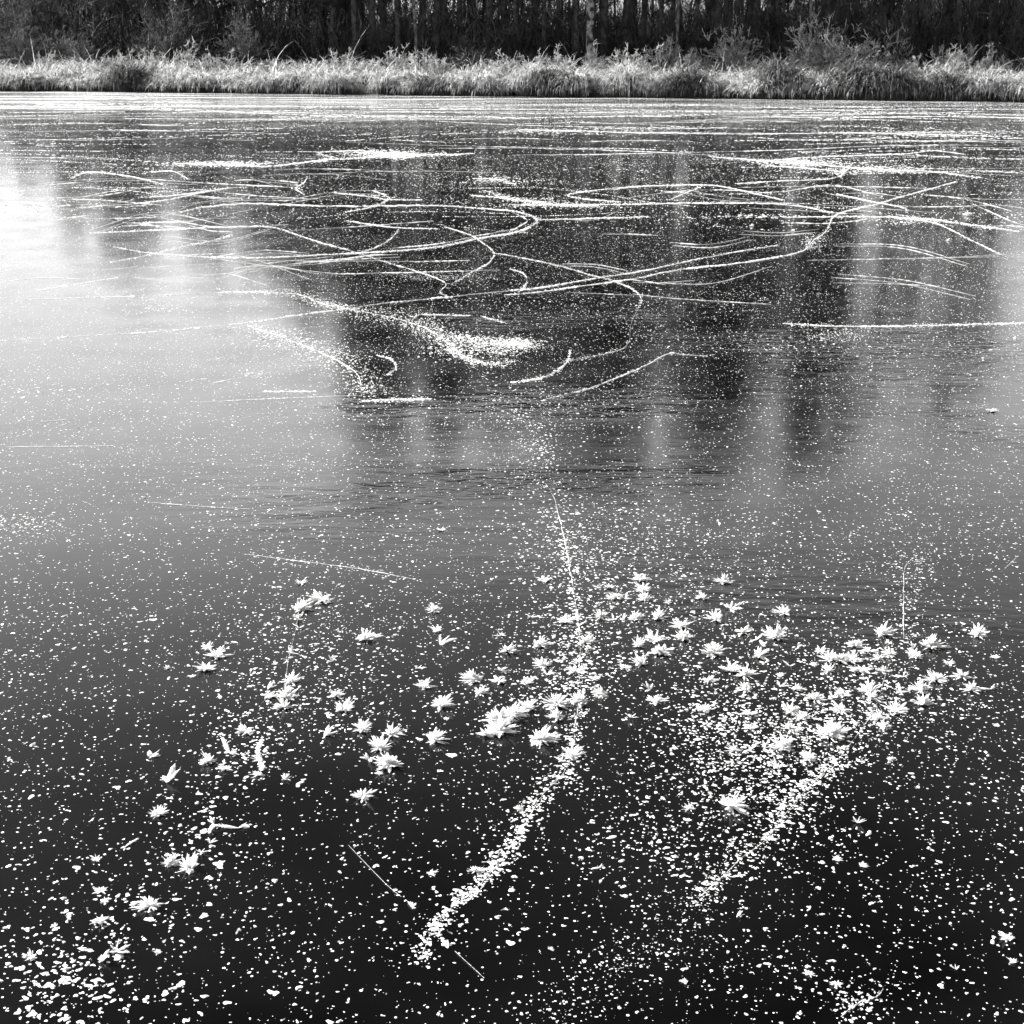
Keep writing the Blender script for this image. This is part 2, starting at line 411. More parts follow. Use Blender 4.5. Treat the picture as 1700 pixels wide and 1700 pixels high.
# front row: (column in photo, kind, distance behind the edge, height factor, width factor)
front = [(1178, 'D', 7.6, .9, 1), (1206, 'D', 8, .95, 1), (1243, 'D', 7.8, .93, 1.1), (1278, 'D', 8, .9, .9), (1362, 'D', 8, .9, .8), (1388, 'D', 7.6, .95, .9), (1418, 'D', 7.9, .9, .8), (600, 'D', 8, .95, 1.1), (670, 'D', 8.2, .95, 1.1), (740, 'D', 7.2, .92, 1.1), (985, 'D', 8, 1.05, 1.1), (1050, 'D', 8, 1.05, 1.1), (1532, 'B', 7.6, .85, 1), (1585, 'B', 7.9, .85, 1), (1612, 'B', 6.9, .9, .9), (1655, 'B', 7, .9, 1), (130, 'L', 8, .9, 1.1), (203, 'L', 8, .95, 1.1), (245, 'L', 8.2, .9, 1.1), (300, 'L', 8, .95, 1.2), (315, 'L', 6.8, .8, .9), (370, 'L', 7.6, .95, 1.1), (395, 'L', 6.6, 1.0, 1.1), (435, 'L', 8, 1.15, 1.2), (480, 'L', 7.8, 1.15, 1.1), (528, 'L', 7.5, 1.15, 1.1), (560, 'L', 7.6, 1.2, 1.1), (1460, 'B', 7.6, .75, .9), (1520, 'B', 6.8, .8, 1), (1570, 'B', 7.3, .75, 1), (1625, 'B', 7.6, .8, 1), (1668, 'B', 7.8, .8, 1), (20, 'L', 7, .55, .8), (70, 'L', 8, .6, .9), (150, 'L', 6.5, .95, 1), (182, 'L', 7.5, 1.05, .9), (222, 'L', 7, .95, .9), (275, 'L', 6.5, .9, 1), (330, 'B', 7, .6, .7),
         (352, 'B', 6.6, .55, .7), (415, 'L', 7, 1.1, 1), (455, 'L', 6.5, 1.15, 1), (505, 'L', 7.2, 1.2, 1), (545, 'D', 6.2, .62, .8), (592, 'D', 6, .9, .9), (620, 'D', 6.4, .93, 1.1),
         (661, 'D', 6.1, .95, .9), (693, 'P', 5.6, .9, .9), (722, 'D', 6.7, .93, 1), (765, 'D', 7.3, .84, .9), (788, 'D', 8, .95, 1.1), (836, 'D', 7.8, .92, 1.1), (884, 'D', 8, .9, 1.2), (928, 'D', 7.6, .94, 1.1), (640, 'D', 7.6, .95, 1.1), (705, 'D', 8, .92, 1.1), (812, 'D', 6.8, .82, 1), (860, 'D', 7, .8, 1), (905, 'D', 6.4, .82, .8),
         (957, 'D', 6.2, 1.02, .9), (981, 'R', 5.6, 1.06, .95), (1003, 'D', 6.2, 1.08, 1), (1035, 'D', 7, 1.08, 1), (1068, 'D', 7.2, .98, .9), (1098, 'D', 6.6, .82, .6), (1125, 'P', 5.8, .8, .9),
         (1150, 'B', 6.5, .8, .8), (1190, 'D', 6.3, .92, 1), (1222, 'D', 7.2, .95, 1), (1262, 'D', 6.9, .93, 1), (1290, 'D', 7.5, .82, .7), (1348, 'P', 5.6, .85, .8), (1372, 'D', 7, .94, .9), (1402, 'D', 6.6, .92, .9),
         (1497, 'B', 6, 1, .8), (1545, 'B', 8, .7, .8), (1600, 'B', 6.2, .85, .9), (1645, 'B', 6.4, .8, .9), (1690, 'B', 7, .75, .9)]
front = [(p_, k_, d_, sh*(1.08 if k_ == 'D' and (1165 < p_ < 1305 or 1345 < p_ < 1435) else 1.08 if k_ == 'D' and p_ < 945 else 1), sw) for p_, k_, d_, sh, sw in front]
front += [(538, 'D', 8, .66, 1), (558, 'D', 7.4, .74, 1), (575, 'D', 8.2, .84, 1), (512, 'L', 8.2, 1.35, 1.1), (1112, 'B', 7, .85, .9), (1138, 'B', 7.6, .8, .9), (1325, 'B', 7.4, .85, .8)]
front.sort()
KN = {'L': ('low_tree', 'low bushy grey tree', LOW, 'low bushy trees on the left bank'), 'D': ('dense_tree', 'tall dark densely twigged tree', DENSE, 'tall dark trees behind the bank'),
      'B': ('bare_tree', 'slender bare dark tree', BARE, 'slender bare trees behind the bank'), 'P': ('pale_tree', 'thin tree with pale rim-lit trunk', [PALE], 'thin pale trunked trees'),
      'R': ('birch_tree', 'birch with thick mottled white trunk standing right of the middle of the bank', [BIRCH], None)}
cnt = {k: sum(1 for f in front if f[1] == k) for k in KN}; idx = {k: 0 for k in KN}
for px_, k, d_, sh, sw in front:
    nm, lab, ms, gr = KN[k]; idx[k] += 1
    full = lab if k == 'R' else f"{lab} behind the bank, {place(idx[k], cnt[k])} of the front-row ones"
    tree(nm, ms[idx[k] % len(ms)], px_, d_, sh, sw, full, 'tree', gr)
# deeper rows: indistinguishable dark stems
rs = random.Random(9)
for i in range(120):
    px_ = -60+1820*(i+rs.random())/120
    if 1425 < px_ < 1485 or 1105 < px_ < 1165 or 1305 < px_ < 1345: hf = .33
    elif px_ < 120: hf = .3
    elif px_ < 530: hf = .42
    elif px_ > 1430: hf = .42
    else: hf = .72
    ms = rs.choice(BARE+DENSE[:1]) if 530 < px_ < 1430 else rs.choice(BARE)
    tree('wood_tree', ms, px_, rs.uniform(9, 24), hf*rs.uniform(.8, 1.1), rs.uniform(.6, 1), 'thin dark tree deep in the wood behind the front row', 'tree', 'trees deep in the wood')

# ------------------------------------------------------------------ shrubs
def shrub_meshes(seed, h, wdt, n, cm, tw=.009, n2=7, n3=4, lean=.0, weed=False):
    r = np.random.default_rng(seed)
    a = r.uniform(0, 6.283, n); q = r.random(n)
    p0 = np.stack([.12*np.cos(a), .12*np.sin(a), np.zeros(n)], -1)
    out = np.stack([np.cos(a), np.sin(a), np.zeros(n)], -1)*(q*wdt)[:, None]; out[:, 0] += lean*h
    hh = h*np.sqrt(np.clip(1-.65*q**2, 0, 1))*r.uniform(.4, 1.1, n)*(1+.25*np.cos(a*2+seed))
    mid = p0+out*.45; mid[:, 2] = hh*.6; end = p0+out; end[:, 2] = hh
    stems = merge([prisms(p0, mid, .014, .01), prisms(mid, end, .01, .004)])
    i2 = np.repeat(np.arange(n), n2); N2 = len(i2); s = r.uniform(0, 1, N2)
    q0 = np.where((s < .4)[:, None], p0[i2]+(mid-p0)[i2]*(.3+s*1.75)[:, None], mid[i2]+(end-mid)[i2]*((s-.4)/.6)[:, None])
    d2 = (end-p0)[i2]; d2 /= np.linalg.norm(d2, axis=1, keepdims=True); d2 = d2+r.normal(0, .6, (N2, 3)); d2 /= np.linalg.norm(d2, axis=1, keepdims=True)
    l2 = h*r.uniform(.1, .24, N2); q1 = q0+d2*l2[:, None]
    i3 = np.repeat(np.arange(N2), n3); N3 = len(i3); u0 = q0[i3]+(q1-q0)[i3]*r.uniform(.2, 1, N3)[:, None]
    d3 = d2[i3]+r.normal(0, .7, (N3, 3)); d3 /= np.linalg.norm(d3, axis=1, keepdims=True)
    u1 = u0+d3*r.uniform(.05, .13, N3)[:, None]
    tw_ = merge([prisms(q0, q1, tw, tw*.5), prisms(u0, u1, tw, tw*.6)])
    return tri_mesh('stems', *stems, M['bark']), tri_mesh('weeds' if weed else 'twigs', *(merge([stems, tw_]) if weed else tw_), M[cm])
def shrub(px, d, h, wdt, n, cm, seed, label, lean=0, name='shrub', n2=7, n3=4):
    x_, y_ = col_at(px, d); s, t = shrub_meshes(seed, h, wdt, n, cm, lean=lean, n2=n2, n3=n3, weed=name.startswith('weed'))
    if name.startswith('weed'):
        bpy.data.meshes.remove(s); e = link(name, t, None, (x_, y_, float(bank_z(d))-.03)); tag(e, label, name.replace('_', ' '), 'weeds in the bank grass'); return
    e = empty(name, (x_, y_, float(bank_z(d))-.03)); link('stems', s, e); link('twigs', t, e)
    tag(e, label, name.replace('_', ' '), 'shrubs along the far bank')
extra = [(70, 1.0), (150, .9), (190, 1.1), (235, 1.0), (268, .85), (345, 1.0), (380, 1.05), (440, .9), (475, 1.0), (520, .95), (615, 1.1), (700, 1.0), (735, 1.1), (815, 1.0), (850, 1.15), (885, 1.0), (1030, 1.1), (1060, .95),
         (1150, 1.15), (1255, 1.2), (1285, 1.05), (1310, 1.15), (1405, 1.2), (1515, 1.15), (1535, 1.0), (1590, .95), (1635, 1.05)]
for i, (px_, h_) in enumerate(extra):
    shrub(px_+random.uniform(-5, 5), random.uniform(1.6, 3.2), h_*random.uniform(.4, .75), random.uniform(.35, .75), random.randint(14, 28), 'frosttwig', 300+i,
          f'ragged frosted weed tuft in the bank grass, {place(i+1, len(extra))} of such tufts', random.uniform(-.2, .2), 'weed_tuft')
shrub(35, 4.5, 1.7, 1.2, 60, 'greytwig', 1, 'grey leafless shrub at the left end of the bank grass')
shrub(290, 5, 2.2, 1.6, 110, 'greytwig', 2, 'widest round leafless grey shrub, on the left half of the bank')
shrub(405, 4.8, 1.7, 1.1, 80, 'greytwig', 3, 'smaller round grey shrub right beside the widest one')
shrub(112, 4.8, 1.3, 1.2, 60, 'greytwig', 4, 'low loose grey shrub between the left end and the widest shrub')
shrub(305, 3.2, 1.0, .35, 16, 'frosttwig', 5, 'frosted upright shoots before the widest grey shrub', name='weed_clump')
shrub(560, 3, .7, .35, 14, 'frosttwig', 6, 'thin frosted weed clump at the gap left of the bank middle', name='weed_clump')
shrub(655, 3, .75, .6, 24, 'frosttwig', 7, 'frosted weed clump below the leftmost pale trunk', name='weed_clump')
shrub(780, 4.5, .9, 1.1, 46, 'greytwig', 8, 'loose grey shrub behind the grass at the bank middle')
shrub(930, 3, .7, .5, 22, 'frosttwig', 9, 'frosted weed clump left of the mottled birch trunk', name='weed_clump')
shrub(985, 3, .75, .4, 18, 'frosttwig', 10, 'frosted weed clump at the foot of the birch', name='weed_clump')
shrub(1105, 3.2, .95, .9, 50, 'frosttwig', 11, 'frosted tangled shrub right of the birch')
shrub(1210, 3.6, 1.2, 1.0, 80, 'frosttwig', 12, 'bright frosted shrub with curling tops, left of the tallest spray')
shrub(1365, 3.4, 1.4, 1.0, 110, 'frosttwig', 13, 'tallest bright frosted shrub fanning up on the right half of the bank', n2=9)
shrub(1435, 3.2, .9, 1.0, 60, 'frosttwig', 14, 'broad frosted shrub right beside the tallest fanning shrub')
shrub(1480, 4.2, 1.25, .9, 30, 'frosttwig', 15, 'sparse frosted brambles arching over the right-hand grass', n2=4, n3=3)
shrub(1565, 3.2, .85, .45, 24, 'frosttwig', 16, 'upright dark-stemmed weed clump, left of the two at the right end', name='weed_clump')
shrub(1612, 3.2, .8, .45, 22, 'frosttwig', 17, 'upright dark-stemmed weed clump, right of the two at the right end', name='weed_clump')
shrub(1652, 3, .75, .4, 20, 'frosttwig', 18, 'frosted weed clump hard against the right end of the bank', name='weed_clump')

# ------------------------------------------------------------------ frost on the ice
def spline(P, step=3.0):
    P = np.asarray(P, float)
    if len(P) == 2: P = np.array([P[0], (P[0]+P[1])/2, P[1]])
    Q = np.concatenate([[2*P[0]-P[1]], P, [2*P[-1]-P[-2]]]); out_ = []
    for i in range(1, len(Q)-2):
        n_ = max(2, int(np.hypot(*(Q[i+1]-Q[i]))/step)); t = np.linspace(0, 1, n_, endpoint=False)[:, None]
        a, b, c, e = Q[i-1], Q[i], Q[i+1], Q[i+2]
        out_.append(.5*((2*b)+(c-a)*t+(2*a-5*b+4*c-e)*t**2+(3*b-a-3*c+e)*t**3))
    out_.append(P[-1:]); return np.concatenate(out_)

def smooth_noise(n, k, r):
    v = r.random(n//k+4); return np.interp(np.arange(n)/k, np.arange(len(v)), v)

def ridge(P, wpx, r, step=2.5, height=.25, gaps=.25, taper=True):
    """a low irregular ridge of frost grown along a crack, traced on the ice"""
    S = spline(P, step); n = len(S); tng = np.gradient(S, axis=0); tng /= np.hypot(tng[:, 0], tng[:, 1])[:, None]+1e-9
    nrm = np.stack([-tng[:, 1], tng[:, 0]], -1)
    m1 = smooth_noise(n, 9, r); m2 = r.random(n)
    wd = wpx*(.3+.8*m1)*(.3+.9*m2)*np.where(smooth_noise(n, 14, r) < gaps, .15, 1)*np.where(r.random(n) < .22, .12, 1)
    if taper: wd *= np.clip(np.minimum(np.arange(n), np.arange(n)[::-1])/(n*.12+1), .15, 1)
    S = S+nrm*((smooth_noise(n, 5, r)-.5)*.5*wpx+r.normal(0, .08*wpx, n))[:, None]
    A = ground(*(S+nrm*wd[:, None]*.5).T, .0015); B = ground(*(S-nrm*wd[:, None]*.5).T, .0015); C = ground(*S.T, .0015)
    C[:, 2] += np.minimum(.001+height*np.linalg.norm((A-B)[:, :2], axis=1)*.5, .006)*r.uniform(.5, 1.2, n)
    Vv = np.stack([A, C, B], 1).reshape(-1, 3); i = np.arange(n-1)*3
    Tt = np.concatenate([np.stack([i, i+1, i+4], -1), np.stack([i, i+4, i+3], -1), np.stack([i+1, i+2, i+5], -1), np.stack([i+1, i+5, i+4], -1)])
    return Vv, Tt

rf = np.random.default_rng(11)
FP = []   # flake pixel positions
FS = []   # flake size factor
def far(py): return 1+np.clip((420-np.asarray(py, float))/130, 0, 2)      # far frost stands in bigger clods
def scatter(cx, cy, sx, sy, n, s=1.):
    FP.append(np.stack([rf.normal(cx, sx, n), rf.normal(cy, sy, n)], -1)); FS.append(np.full(n, s*far(cy)))
def along(P, sig, per100, s=1., bias=(0, 0)):
    S = spline(P, 4); ln = np.hypot(*np.diff(S, axis=0).T).sum(); n = int(ln*per100/100)
    i = rf.integers(0, len(S), n); sg = sig*(.35+1.2*smooth_noise(len(S), 12, rf))[i]
    # scatter wider across the view than along it, as the foreshortened ice shows it
    dep = np.clip((S[i][:, 1]-64)/1640, .08, 1)
    FP.append(S[i]+np.stack([rf.normal(bias[0], sg), rf.normal(bias[1], sg*np.clip(dep*1.3, .3, .9))], -1)); FS.append(s*far(S[i][:, 1]))

MAIN = [(30, 497), (215, 492), (300, 488), (375, 485), (450, 485), (500, 490), (530, 502), (575, 512), (650, 527), (710, 547), (750, 575), (785, 605), (825, 645), (845, 665)]
MAIN2 = [(845, 665), (870, 690), (890, 720), (905, 770), (918, 820), (928, 860), (936, 890), (945, 940), (955, 1000), (962, 1060), (962, 1110), (965, 1150)]
MAIN3 = [(965, 1150), (955, 1200), (950, 1250), (930, 1290), (900, 1320), (870, 1370), (830, 1430), (790, 1475), (740, 1515), (715, 1550), (700, 1590)]
RIGHTC = [(1485, 1080), (1470, 1120), (1450, 1180), (1400, 1250), (1380, 1270), (1340, 1310), (1300, 1355), (1270, 1395), (1230, 1425), (1200, 1455), (1160, 1490), (1100, 1550), (1020, 1610), (940, 1670), (905, 1695)]
LONG1 = [(1290, 407), (1200, 422), (1125, 437), (1065, 450), (1000, 460), (900, 477), (850, 482), (750, 492), (650, 502), (575, 512), (500, 522), (400, 537), (250, 551), (100, 560), (-10, 566)]
LONG2 = [(1585, 302), (1550, 312), (1495, 327), (1450, 340), (1400, 352), (1382, 362), (1372, 382), (1350, 400), (1335, 415), (1300, 425), (1225, 437), (1130, 447), (1050, 463), (950, 477), (875, 487), (840, 489)]
LOOP = [(300, 352), (350, 342), (425, 338), (525, 342), (600, 342), (700, 341), (750, 342), (800, 346), (850, 350), (875, 356), (892, 365), (880, 377), (850, 387), (800, 395), (725, 410), (650, 417), (550, 422), (450, 427), (350, 427), (250, 420), (190, 410)]
LOOPB = [(850, 352), (870, 362), (875, 367), (860, 377), (850, 381), (800, 390), (725, 405), (650, 412)]
DIAG = [(485, 387), (525, 400), (560, 410), (600, 422), (645, 436), (675, 445), (725, 462), (740, 472), (730, 485), (750, 495)]
BENT = [(740, 377), (780, 390), (800, 402), (820, 420), (810, 437), (795, 445), (750, 472)]
HOOK = [(820, 420), (850, 425), (900, 435), (950, 447), (975, 455), (1015, 465), (1050, 480), (1064, 495), (1057, 515), (1047, 540), (1045, 565), (1030, 580), (990, 590), (935, 600)]
STRAIGHT = [(1302, 537), (1350, 540), (1450, 542), (1550, 540), (1670, 537), (1710, 536)]
RISING = [(900, 665), (975, 645), (1035, 622), (1075, 605), (1110, 587), (1140, 589), (1175, 591)]
LEFTF = [(410, 540), (475, 562), (525, 582), (575, 607), (595, 625), (600, 650)]
STICK = [(1517, 925), (1502, 945), (1500, 1000), (1500, 1062)]
THIN = [(550, 1376), (578, 1403), (638, 1465), (666, 1489), (705, 1528), (755, 1579), (804, 1624), (857, 1676), (880, 1700)]
CORNER = [(1396, 1684), (1418, 1669), (1439, 1660), (1460, 1650), (1467, 1641)]
BROAD = [(290, 272), (350, 272), (400, 274), (450, 276), (525, 267), (600, 262), (650, 256), (700, 257), (785, 255)]
LINES = [  # (path, width px, label, gaps)
    ([(MAIN[:12], 2.6)], 'long frost-grown crack curving in from the left edge to the flake field'),
    ([(MAIN2[4:], 4.2)], 'straight white frost crack running down the middle of the ice'),
    ([(MAIN3, 3)], 'thick broken frost ridge bending down-left from the middle of the ice'),
    ([(RIGHTC[:11], 1.5)], 'fine straight frost crack slanting across the right foreground'),
    ([(LONG1, 3.2)], 'upper of two long pale frost lines sweeping across the whole ice'),
    ([(LONG2, 3.4)], 'kinked frost line climbing to the right beside the long sweeping one'),
    ([(LOOP, 3.8), (LOOPB, 2.8)], 'double hairpin loop of frost curving round at the middle distance'),
    ([(DIAG, 2.8)], 'short thick frost crack slanting under the hairpin loop'),
    ([(BENT, 3)], 'bent frost crack crossing the hairpin loop'),
    ([(HOOK, 2.6)], 'large hook-shaped frost crack right of the middle'),
    ([(STRAIGHT, 4.2)], 'bright straight level frost line at the right edge'),
    ([(RISING, 3)], 'lone frost crack rising to the right beneath the hook'),
    ([(LEFTF, 3.4)], 'flake-covered frost crack falling to the right on the left middle ice'),
    ([(STICK, 3)], 'short upright stick-like frost crack with a bent tip at right'),
    ([(THIN[1:4], .32), (THIN[5:7], .28)], 'faintest hairline frost crack in the bottom middle foreground'),
    ([(CORNER, 7)], 'stubby feathery frost ridge at the bottom right edge'),
    ([(BROAD, 7)], 'broad bright frost band across the far left ice'),
]
for ps, lab in LINES:
    V, T = merge([ridge(p, wp*(.82 if p[0][1] < 700 else 1), rf, gaps=.5 if p is MAIN3 else .46 if wp > 2.5 else .45 if wp > 1 else .74) for p, wp in ps])
    o = link('frost_crack', tri_mesh('frost_crack', V, T, M['frost'])); tag(o, lab, 'ice crack', 'frost cracks in the ice')

# finer web of lines: scratches on the ice
WEB = [([(625, 252), (590, 250), (540, 252), (530, 256), (555, 261)], 3), ([(120, 295), (145, 286), (200, 290), (250, 300), (272, 307)], 4), ([(240, 287), (285, 284), (312, 297)], 3),
       ([(510, 295), (505, 302), (492, 312), (502, 322)], 6), ([(240, 327), (280, 325), (320, 321), (380, 312)], 4), ([(210, 295), (350, 304), (490, 311)], 2), ([(555, 320), (610, 326), (645, 331), (700, 332)], 2.5),
       ([(620, 317), (642, 325), (645, 332), (615, 344), (575, 352)], 3), ([(385, 390), (350, 400), (300, 410), (240, 425), (185, 435)], 3.5), ([(660, 422), (620, 424), (560, 430), (500, 435)], 2),
       ([(600, 666), (650, 664), (715, 662)], 5), ([(627, 590), (650, 597), (657, 610), (645, 622)], 2.4), ([(850, 635), (900, 627), (925, 615), (942, 600), (947, 582)], 3.5),
       ([(860, 215), (950, 217), (1050, 220), (1150, 221), (1250, 222), (1450, 221), (1675, 227)], 4), ([(1180, 260), (1275, 267), (1350, 272), (1400, 277), (1475, 282), (1550, 285), (1625, 295)], 5),
       ([(1275, 267), (1350, 261), (1500, 255), (1550, 250), (1600, 256)], 3), ([(1275, 275), (1350, 280), (1400, 287), (1375, 297), (1300, 300), (1225, 305)], 2.6), ([(1025, 335), (970, 330), (945, 322), (1050, 310), (1160, 307), (1210, 312), (1300, 332)], 2.6),
       ([(1165, 309), (1115, 330)], 2.2), ([(850, 340), (950, 340), (1050, 339), (1150, 337), (1300, 339), (1380, 352)], 2.8), ([(1300, 360), (1475, 360), (1550, 365), (1620, 374), (1690, 384)], 4.5),
       ([(1475, 360), (1550, 370), (1615, 400), (1660, 422)], 2.4), ([(895, 365), (1000, 362), (1075, 360)], 3), ([(10, 335), (60, 337), (77, 345), (55, 352), (10, 357)], 4), ([(125, 345), (250, 335), (350, 317)], 2),
       ([(235, 370), (270, 369), (315, 368)], 4), ([(150, 387), (300, 380), (375, 377), (450, 377), (500, 392)], 2.4), ([(580, 367), (650, 377), (725, 380)], 2.4), ([(662, 380), (650, 395), (625, 410), (590, 422)], 2.6),
       ([(65, 482), (125, 472), (195, 461)], 3), ([(10, 742), (100, 741), (190, 740)], 1.8), ([(247, 834), (353, 842), (416, 845)], 1.8), ([(406, 920), (494, 931), (600, 945), (690, 962)], 2),
       ([(340, 601), (370, 594)], 2), ([(310, 633), (345, 628)], 2), ([(350, 636), (400, 627)], 2), ([(440, 650), (520, 650)], 2.4), ([(320, 668), (450, 662), (600, 656)], 1.6), ([(65, 700), (110, 696)], 1.8),
       ([(700, 522), (780, 524)], 2.4), ([(800, 525), (835, 535)], 2.4), ([(1050, 488), (1130, 496), (1280, 505)], .9), ([(940, 485), (1050, 490)], 1.6), ([(1340, 432), (1450, 430), (1660, 426)], 1.4),
       ([(850, 447), (870, 455), (874, 470), (862, 485)], 3), ([(550, 455), (680, 452), (830, 448)], 1.6), ([(490, 435), (600, 433), (700, 434), (780, 432)], 1.4), ([(1240, 345), (1340, 350), (1450, 357)], 2),
       ([(1390, 322), (1440, 333), (1500, 345), (1505, 352)], 2.4), ([(1535, 323), (1600, 330), (1680, 350)], 1.8), ([(850, 257), (1000, 256), (1120, 253), (1270, 250), (1500, 240)], 2), ([(500, 985), (492, 1040), (480, 1090), (470, 1150)], 1.5),
       ([(1690, 922), (1668, 944)], 1.6), ([(435, 1225), (428, 1250), (436, 1275)], 2.5)]
WV = [ridge(p, wp*(.55 if p[0][1] < 300 else .85), rf, gaps=.5) for p, wp in WEB]
for i in range(190):
    y0 = 158+270*rf.beta(.9, 2.4); x0 = rf.uniform(-150, 1700); ln = rf.uniform(50, 420)*(1.25 if y0 < 260 else .9)
    sl = rf.normal(0, .02+.05*max(0, (y0-220))/200); cv = rf.normal(0, .02)*ln*min(1, max(.1, (y0-150)/150))
    if y0+sl*ln < 160+x0*.011 or y0 < 160+x0*.011: continue
    P_ = [(x0, y0), (x0+ln*.35, y0+sl*ln*.35+cv*.8), (x0+ln*.7, y0+sl*ln*.7+cv*.7), (x0+ln, y0+sl*ln)]
    if i % 3 == 0: WV.append(ridge(P_, rf.uniform(.5, 1.3), rf, 4, gaps=.68))
    else: along(P_, rf.uniform(.3, 1.2), rf.uniform(25, 90), 1+2.2*max(0, (300-y0)/140)*rf.uniform(.5, 1))
for i in range(64):
    y0 = rf.uniform(290, 480); x0 = rf.uniform(-40, 480) if i % 3 else rf.uniform(850, 1650); ln = rf.uniform(60, 260); sl = rf.choice([-1, 1])*rf.uniform(.02, .16); cv = rf.normal(0, .05)*ln
    P_ = np.array([(x0, y0), (x0+ln*.5, y0+sl*ln*.5+cv), (x0+ln, y0+sl*ln)])
    WV.append(ridge(P_, rf.uniform(.45, 1.3), rf, 4, gaps=.58))
    if i % 4 == 0: WV.append(ridge(P_+(rf.uniform(-12, 12), rf.uniform(3, 6)), rf.uniform(.4, .9), rf, 4, gaps=.6))
V, T = merge(WV)
tag(link('scratch_marks', tri_mesh('scratch_marks', V, T, M['frost'])), 'web of fine frosted scratches and hairline cracks over the far ice', 'ice scratches', kind='stuff')

# flakes near cracks
along(MAIN[3:8], 9, 420, .9); along(MAIN[6:12], 15, 420, .95); along(MAIN[11:], 12, 90, .8); along(MAIN2[:5], 22, 110); along(MAIN2[4:], 36, 190, .95); along(MAIN2[6:], 6, 70, .9); along(MAIN3, 8, 100, .85); along(MAIN3[1:], 16, 70, .7)
along(RIGHTC[3:11], 15, 120, .6); along(RIGHTC[:7], 20, 120, .8); along(RIGHTC[9:], 24, 120, .35)
along(LEFTF, 19, 560); along(RISING, 5, 70, .7); along(HOOK[7:], 12, 90, .8); along(STRAIGHT[:4], 8, 80, .8); along(STICK, 16, 160, .6, (8, 0)); along(CORNER, 15, 90, .6)
along([(406, 920), (494, 931), (600, 945), (700, 962)], 8, 40, .6); along(LONG1[3:], 4, 30, .7); along(LOOP[8:16], 3, 40, .8); along(DIAG, 6, 70, .8)
TRAIL = [(505, 985), (500, 1040), (480, 1110), (455, 1180), (420, 1240), (350, 1310), (340, 1380), (310, 1440), (220, 1500), (140, 1590), (70, 1660)]
along(TRAIL[:5], 42, 120, .85); along(TRAIL[3:8], 50, 70, 1.0); along(TRAIL[7:], 50, 50, 1.1)
for P_, sg_, n_ in [([(690, 540), (740, 556), (800, 572), (845, 578), (888, 570)], 11, 620), ([(740, 578), (780, 596), (820, 606), (850, 600)], 7, 420), ([(760, 560), (830, 566), (885, 574)], 6, 420),
                    ([(785, 325), (830, 328), (875, 334), (930, 340), (985, 342)], 4, 520), ([(810, 318), (850, 330), (900, 336)], 4, 400), ([(790, 296), (825, 298), (855, 306)], 2.5, 300)]:
    along(P_, sg_, n_, 1.0)
for a in [(800, 577, 40, 12, 260, 1.1), (850, 570, 22, 5, 240, 1.15), (738, 572, 30, 14, 160, 1), (560, 585, 45, 16, 170, 1), (470, 560, 35, 10, 160, 1), (610, 640, 26, 14, 130, .9),
          (650, 525, 40, 8, 140, 1), (725, 460, 45, 4, 240, .8), (1395, 556, 32, 8, 200, .8), (1520, 935, 26, 30, 160, .7), (1500, 935, 40, 10, 80, .7), (40, 870, 40, 12, 110, .7), (520, 770, 60, 8, 90, .6),
          (975, 920, 60, 40, 380, .9), (960, 1065, 48, 45, 380, .8), (920, 1120, 50, 40, 330, .9), (900, 1160, 60, 25, 140, 1), (1080, 1000, 80, 35, 260, 1), (1050, 900, 90, 45, 200, .8), (1180, 1060, 90, 40, 200, 1),
          (1180, 1160, 60, 45, 420, .9), (1230, 1220, 75, 45, 720, 1.05), (1330, 1210, 75, 40, 520, 1.05), (1420, 1160, 70, 35, 420, 1), (1240, 1290, 75, 30, 300, .85), (1180, 1310, 60, 40, 170, .85), (1200, 1390, 70, 45, 170, .8),
          (1290, 1330, 50, 40, 220, .8), (1200, 1430, 70, 40, 110, .6), (1400, 1090, 80, 30, 170, 1), (1500, 1190, 60, 25, 130, 1), (1100, 1400, 60, 60, 150, 1.1), (560, 1060, 60, 30, 120, 1), (570, 1150, 60, 40, 110, 1),
          (450, 1170, 60, 40, 130, 1), (130, 1640, 55, 38, 90, 1.25), (70, 1590, 50, 50, 60, 1.2), (200, 1690, 120, 20, 50, 1.2), (1180, 1600, 90, 50, 200, .35), (1420, 1650, 60, 25, 90, .7), (1290, 1200, 260, 110, 420, .9),
          (880, 680, 70, 18, 130, .7), (900, 740, 40, 40, 150, .7), (640, 255, 40, 4, 420, 1.6), (655, 258, 18, 2.5, 220, 2), (880, 335, 50, 5, 160, 1.1), (950, 342, 60, 3, 160, 1.1),
          (820, 298, 22, 4, 130, 1.3), (1330, 270, 50, 3.5, 320, 1.8), (1450, 281, 70, 4, 320, 1.7), (1500, 366, 35, 5, 160, 1.2), (1350, 400, 12, 8, 120, 1.1), (1550, 222, 90, 5, 300, 2), (370, 272, 60, 3, 260, 2),
          (30, 350, 30, 8, 150, 1.4), (280, 512, 20, 4, 70, .9), (950, 218, 70, 3, 160, 2), (425, 620, 16, 4, 60, .8)]:
    scatter(a[0], a[1], a[2], a[3], int(a[4]*(.85 if a[1] > 900 else 2.6 if a[1] > 500 else 2.2)), a[5]*(.78 if a[1] > 900 else .9))
for P_, w_ in WEB:
    if w_ >= 2.2: along(P_, w_*.75, 230, 1.0)
along(LOOP[8:18], 3, 260, .9)
for P_ in (LOOP, LONG1[:7], LONG2, BENT, HOOK[:9], BROAD, STRAIGHT): along(P_, 2.4, 260, .85)
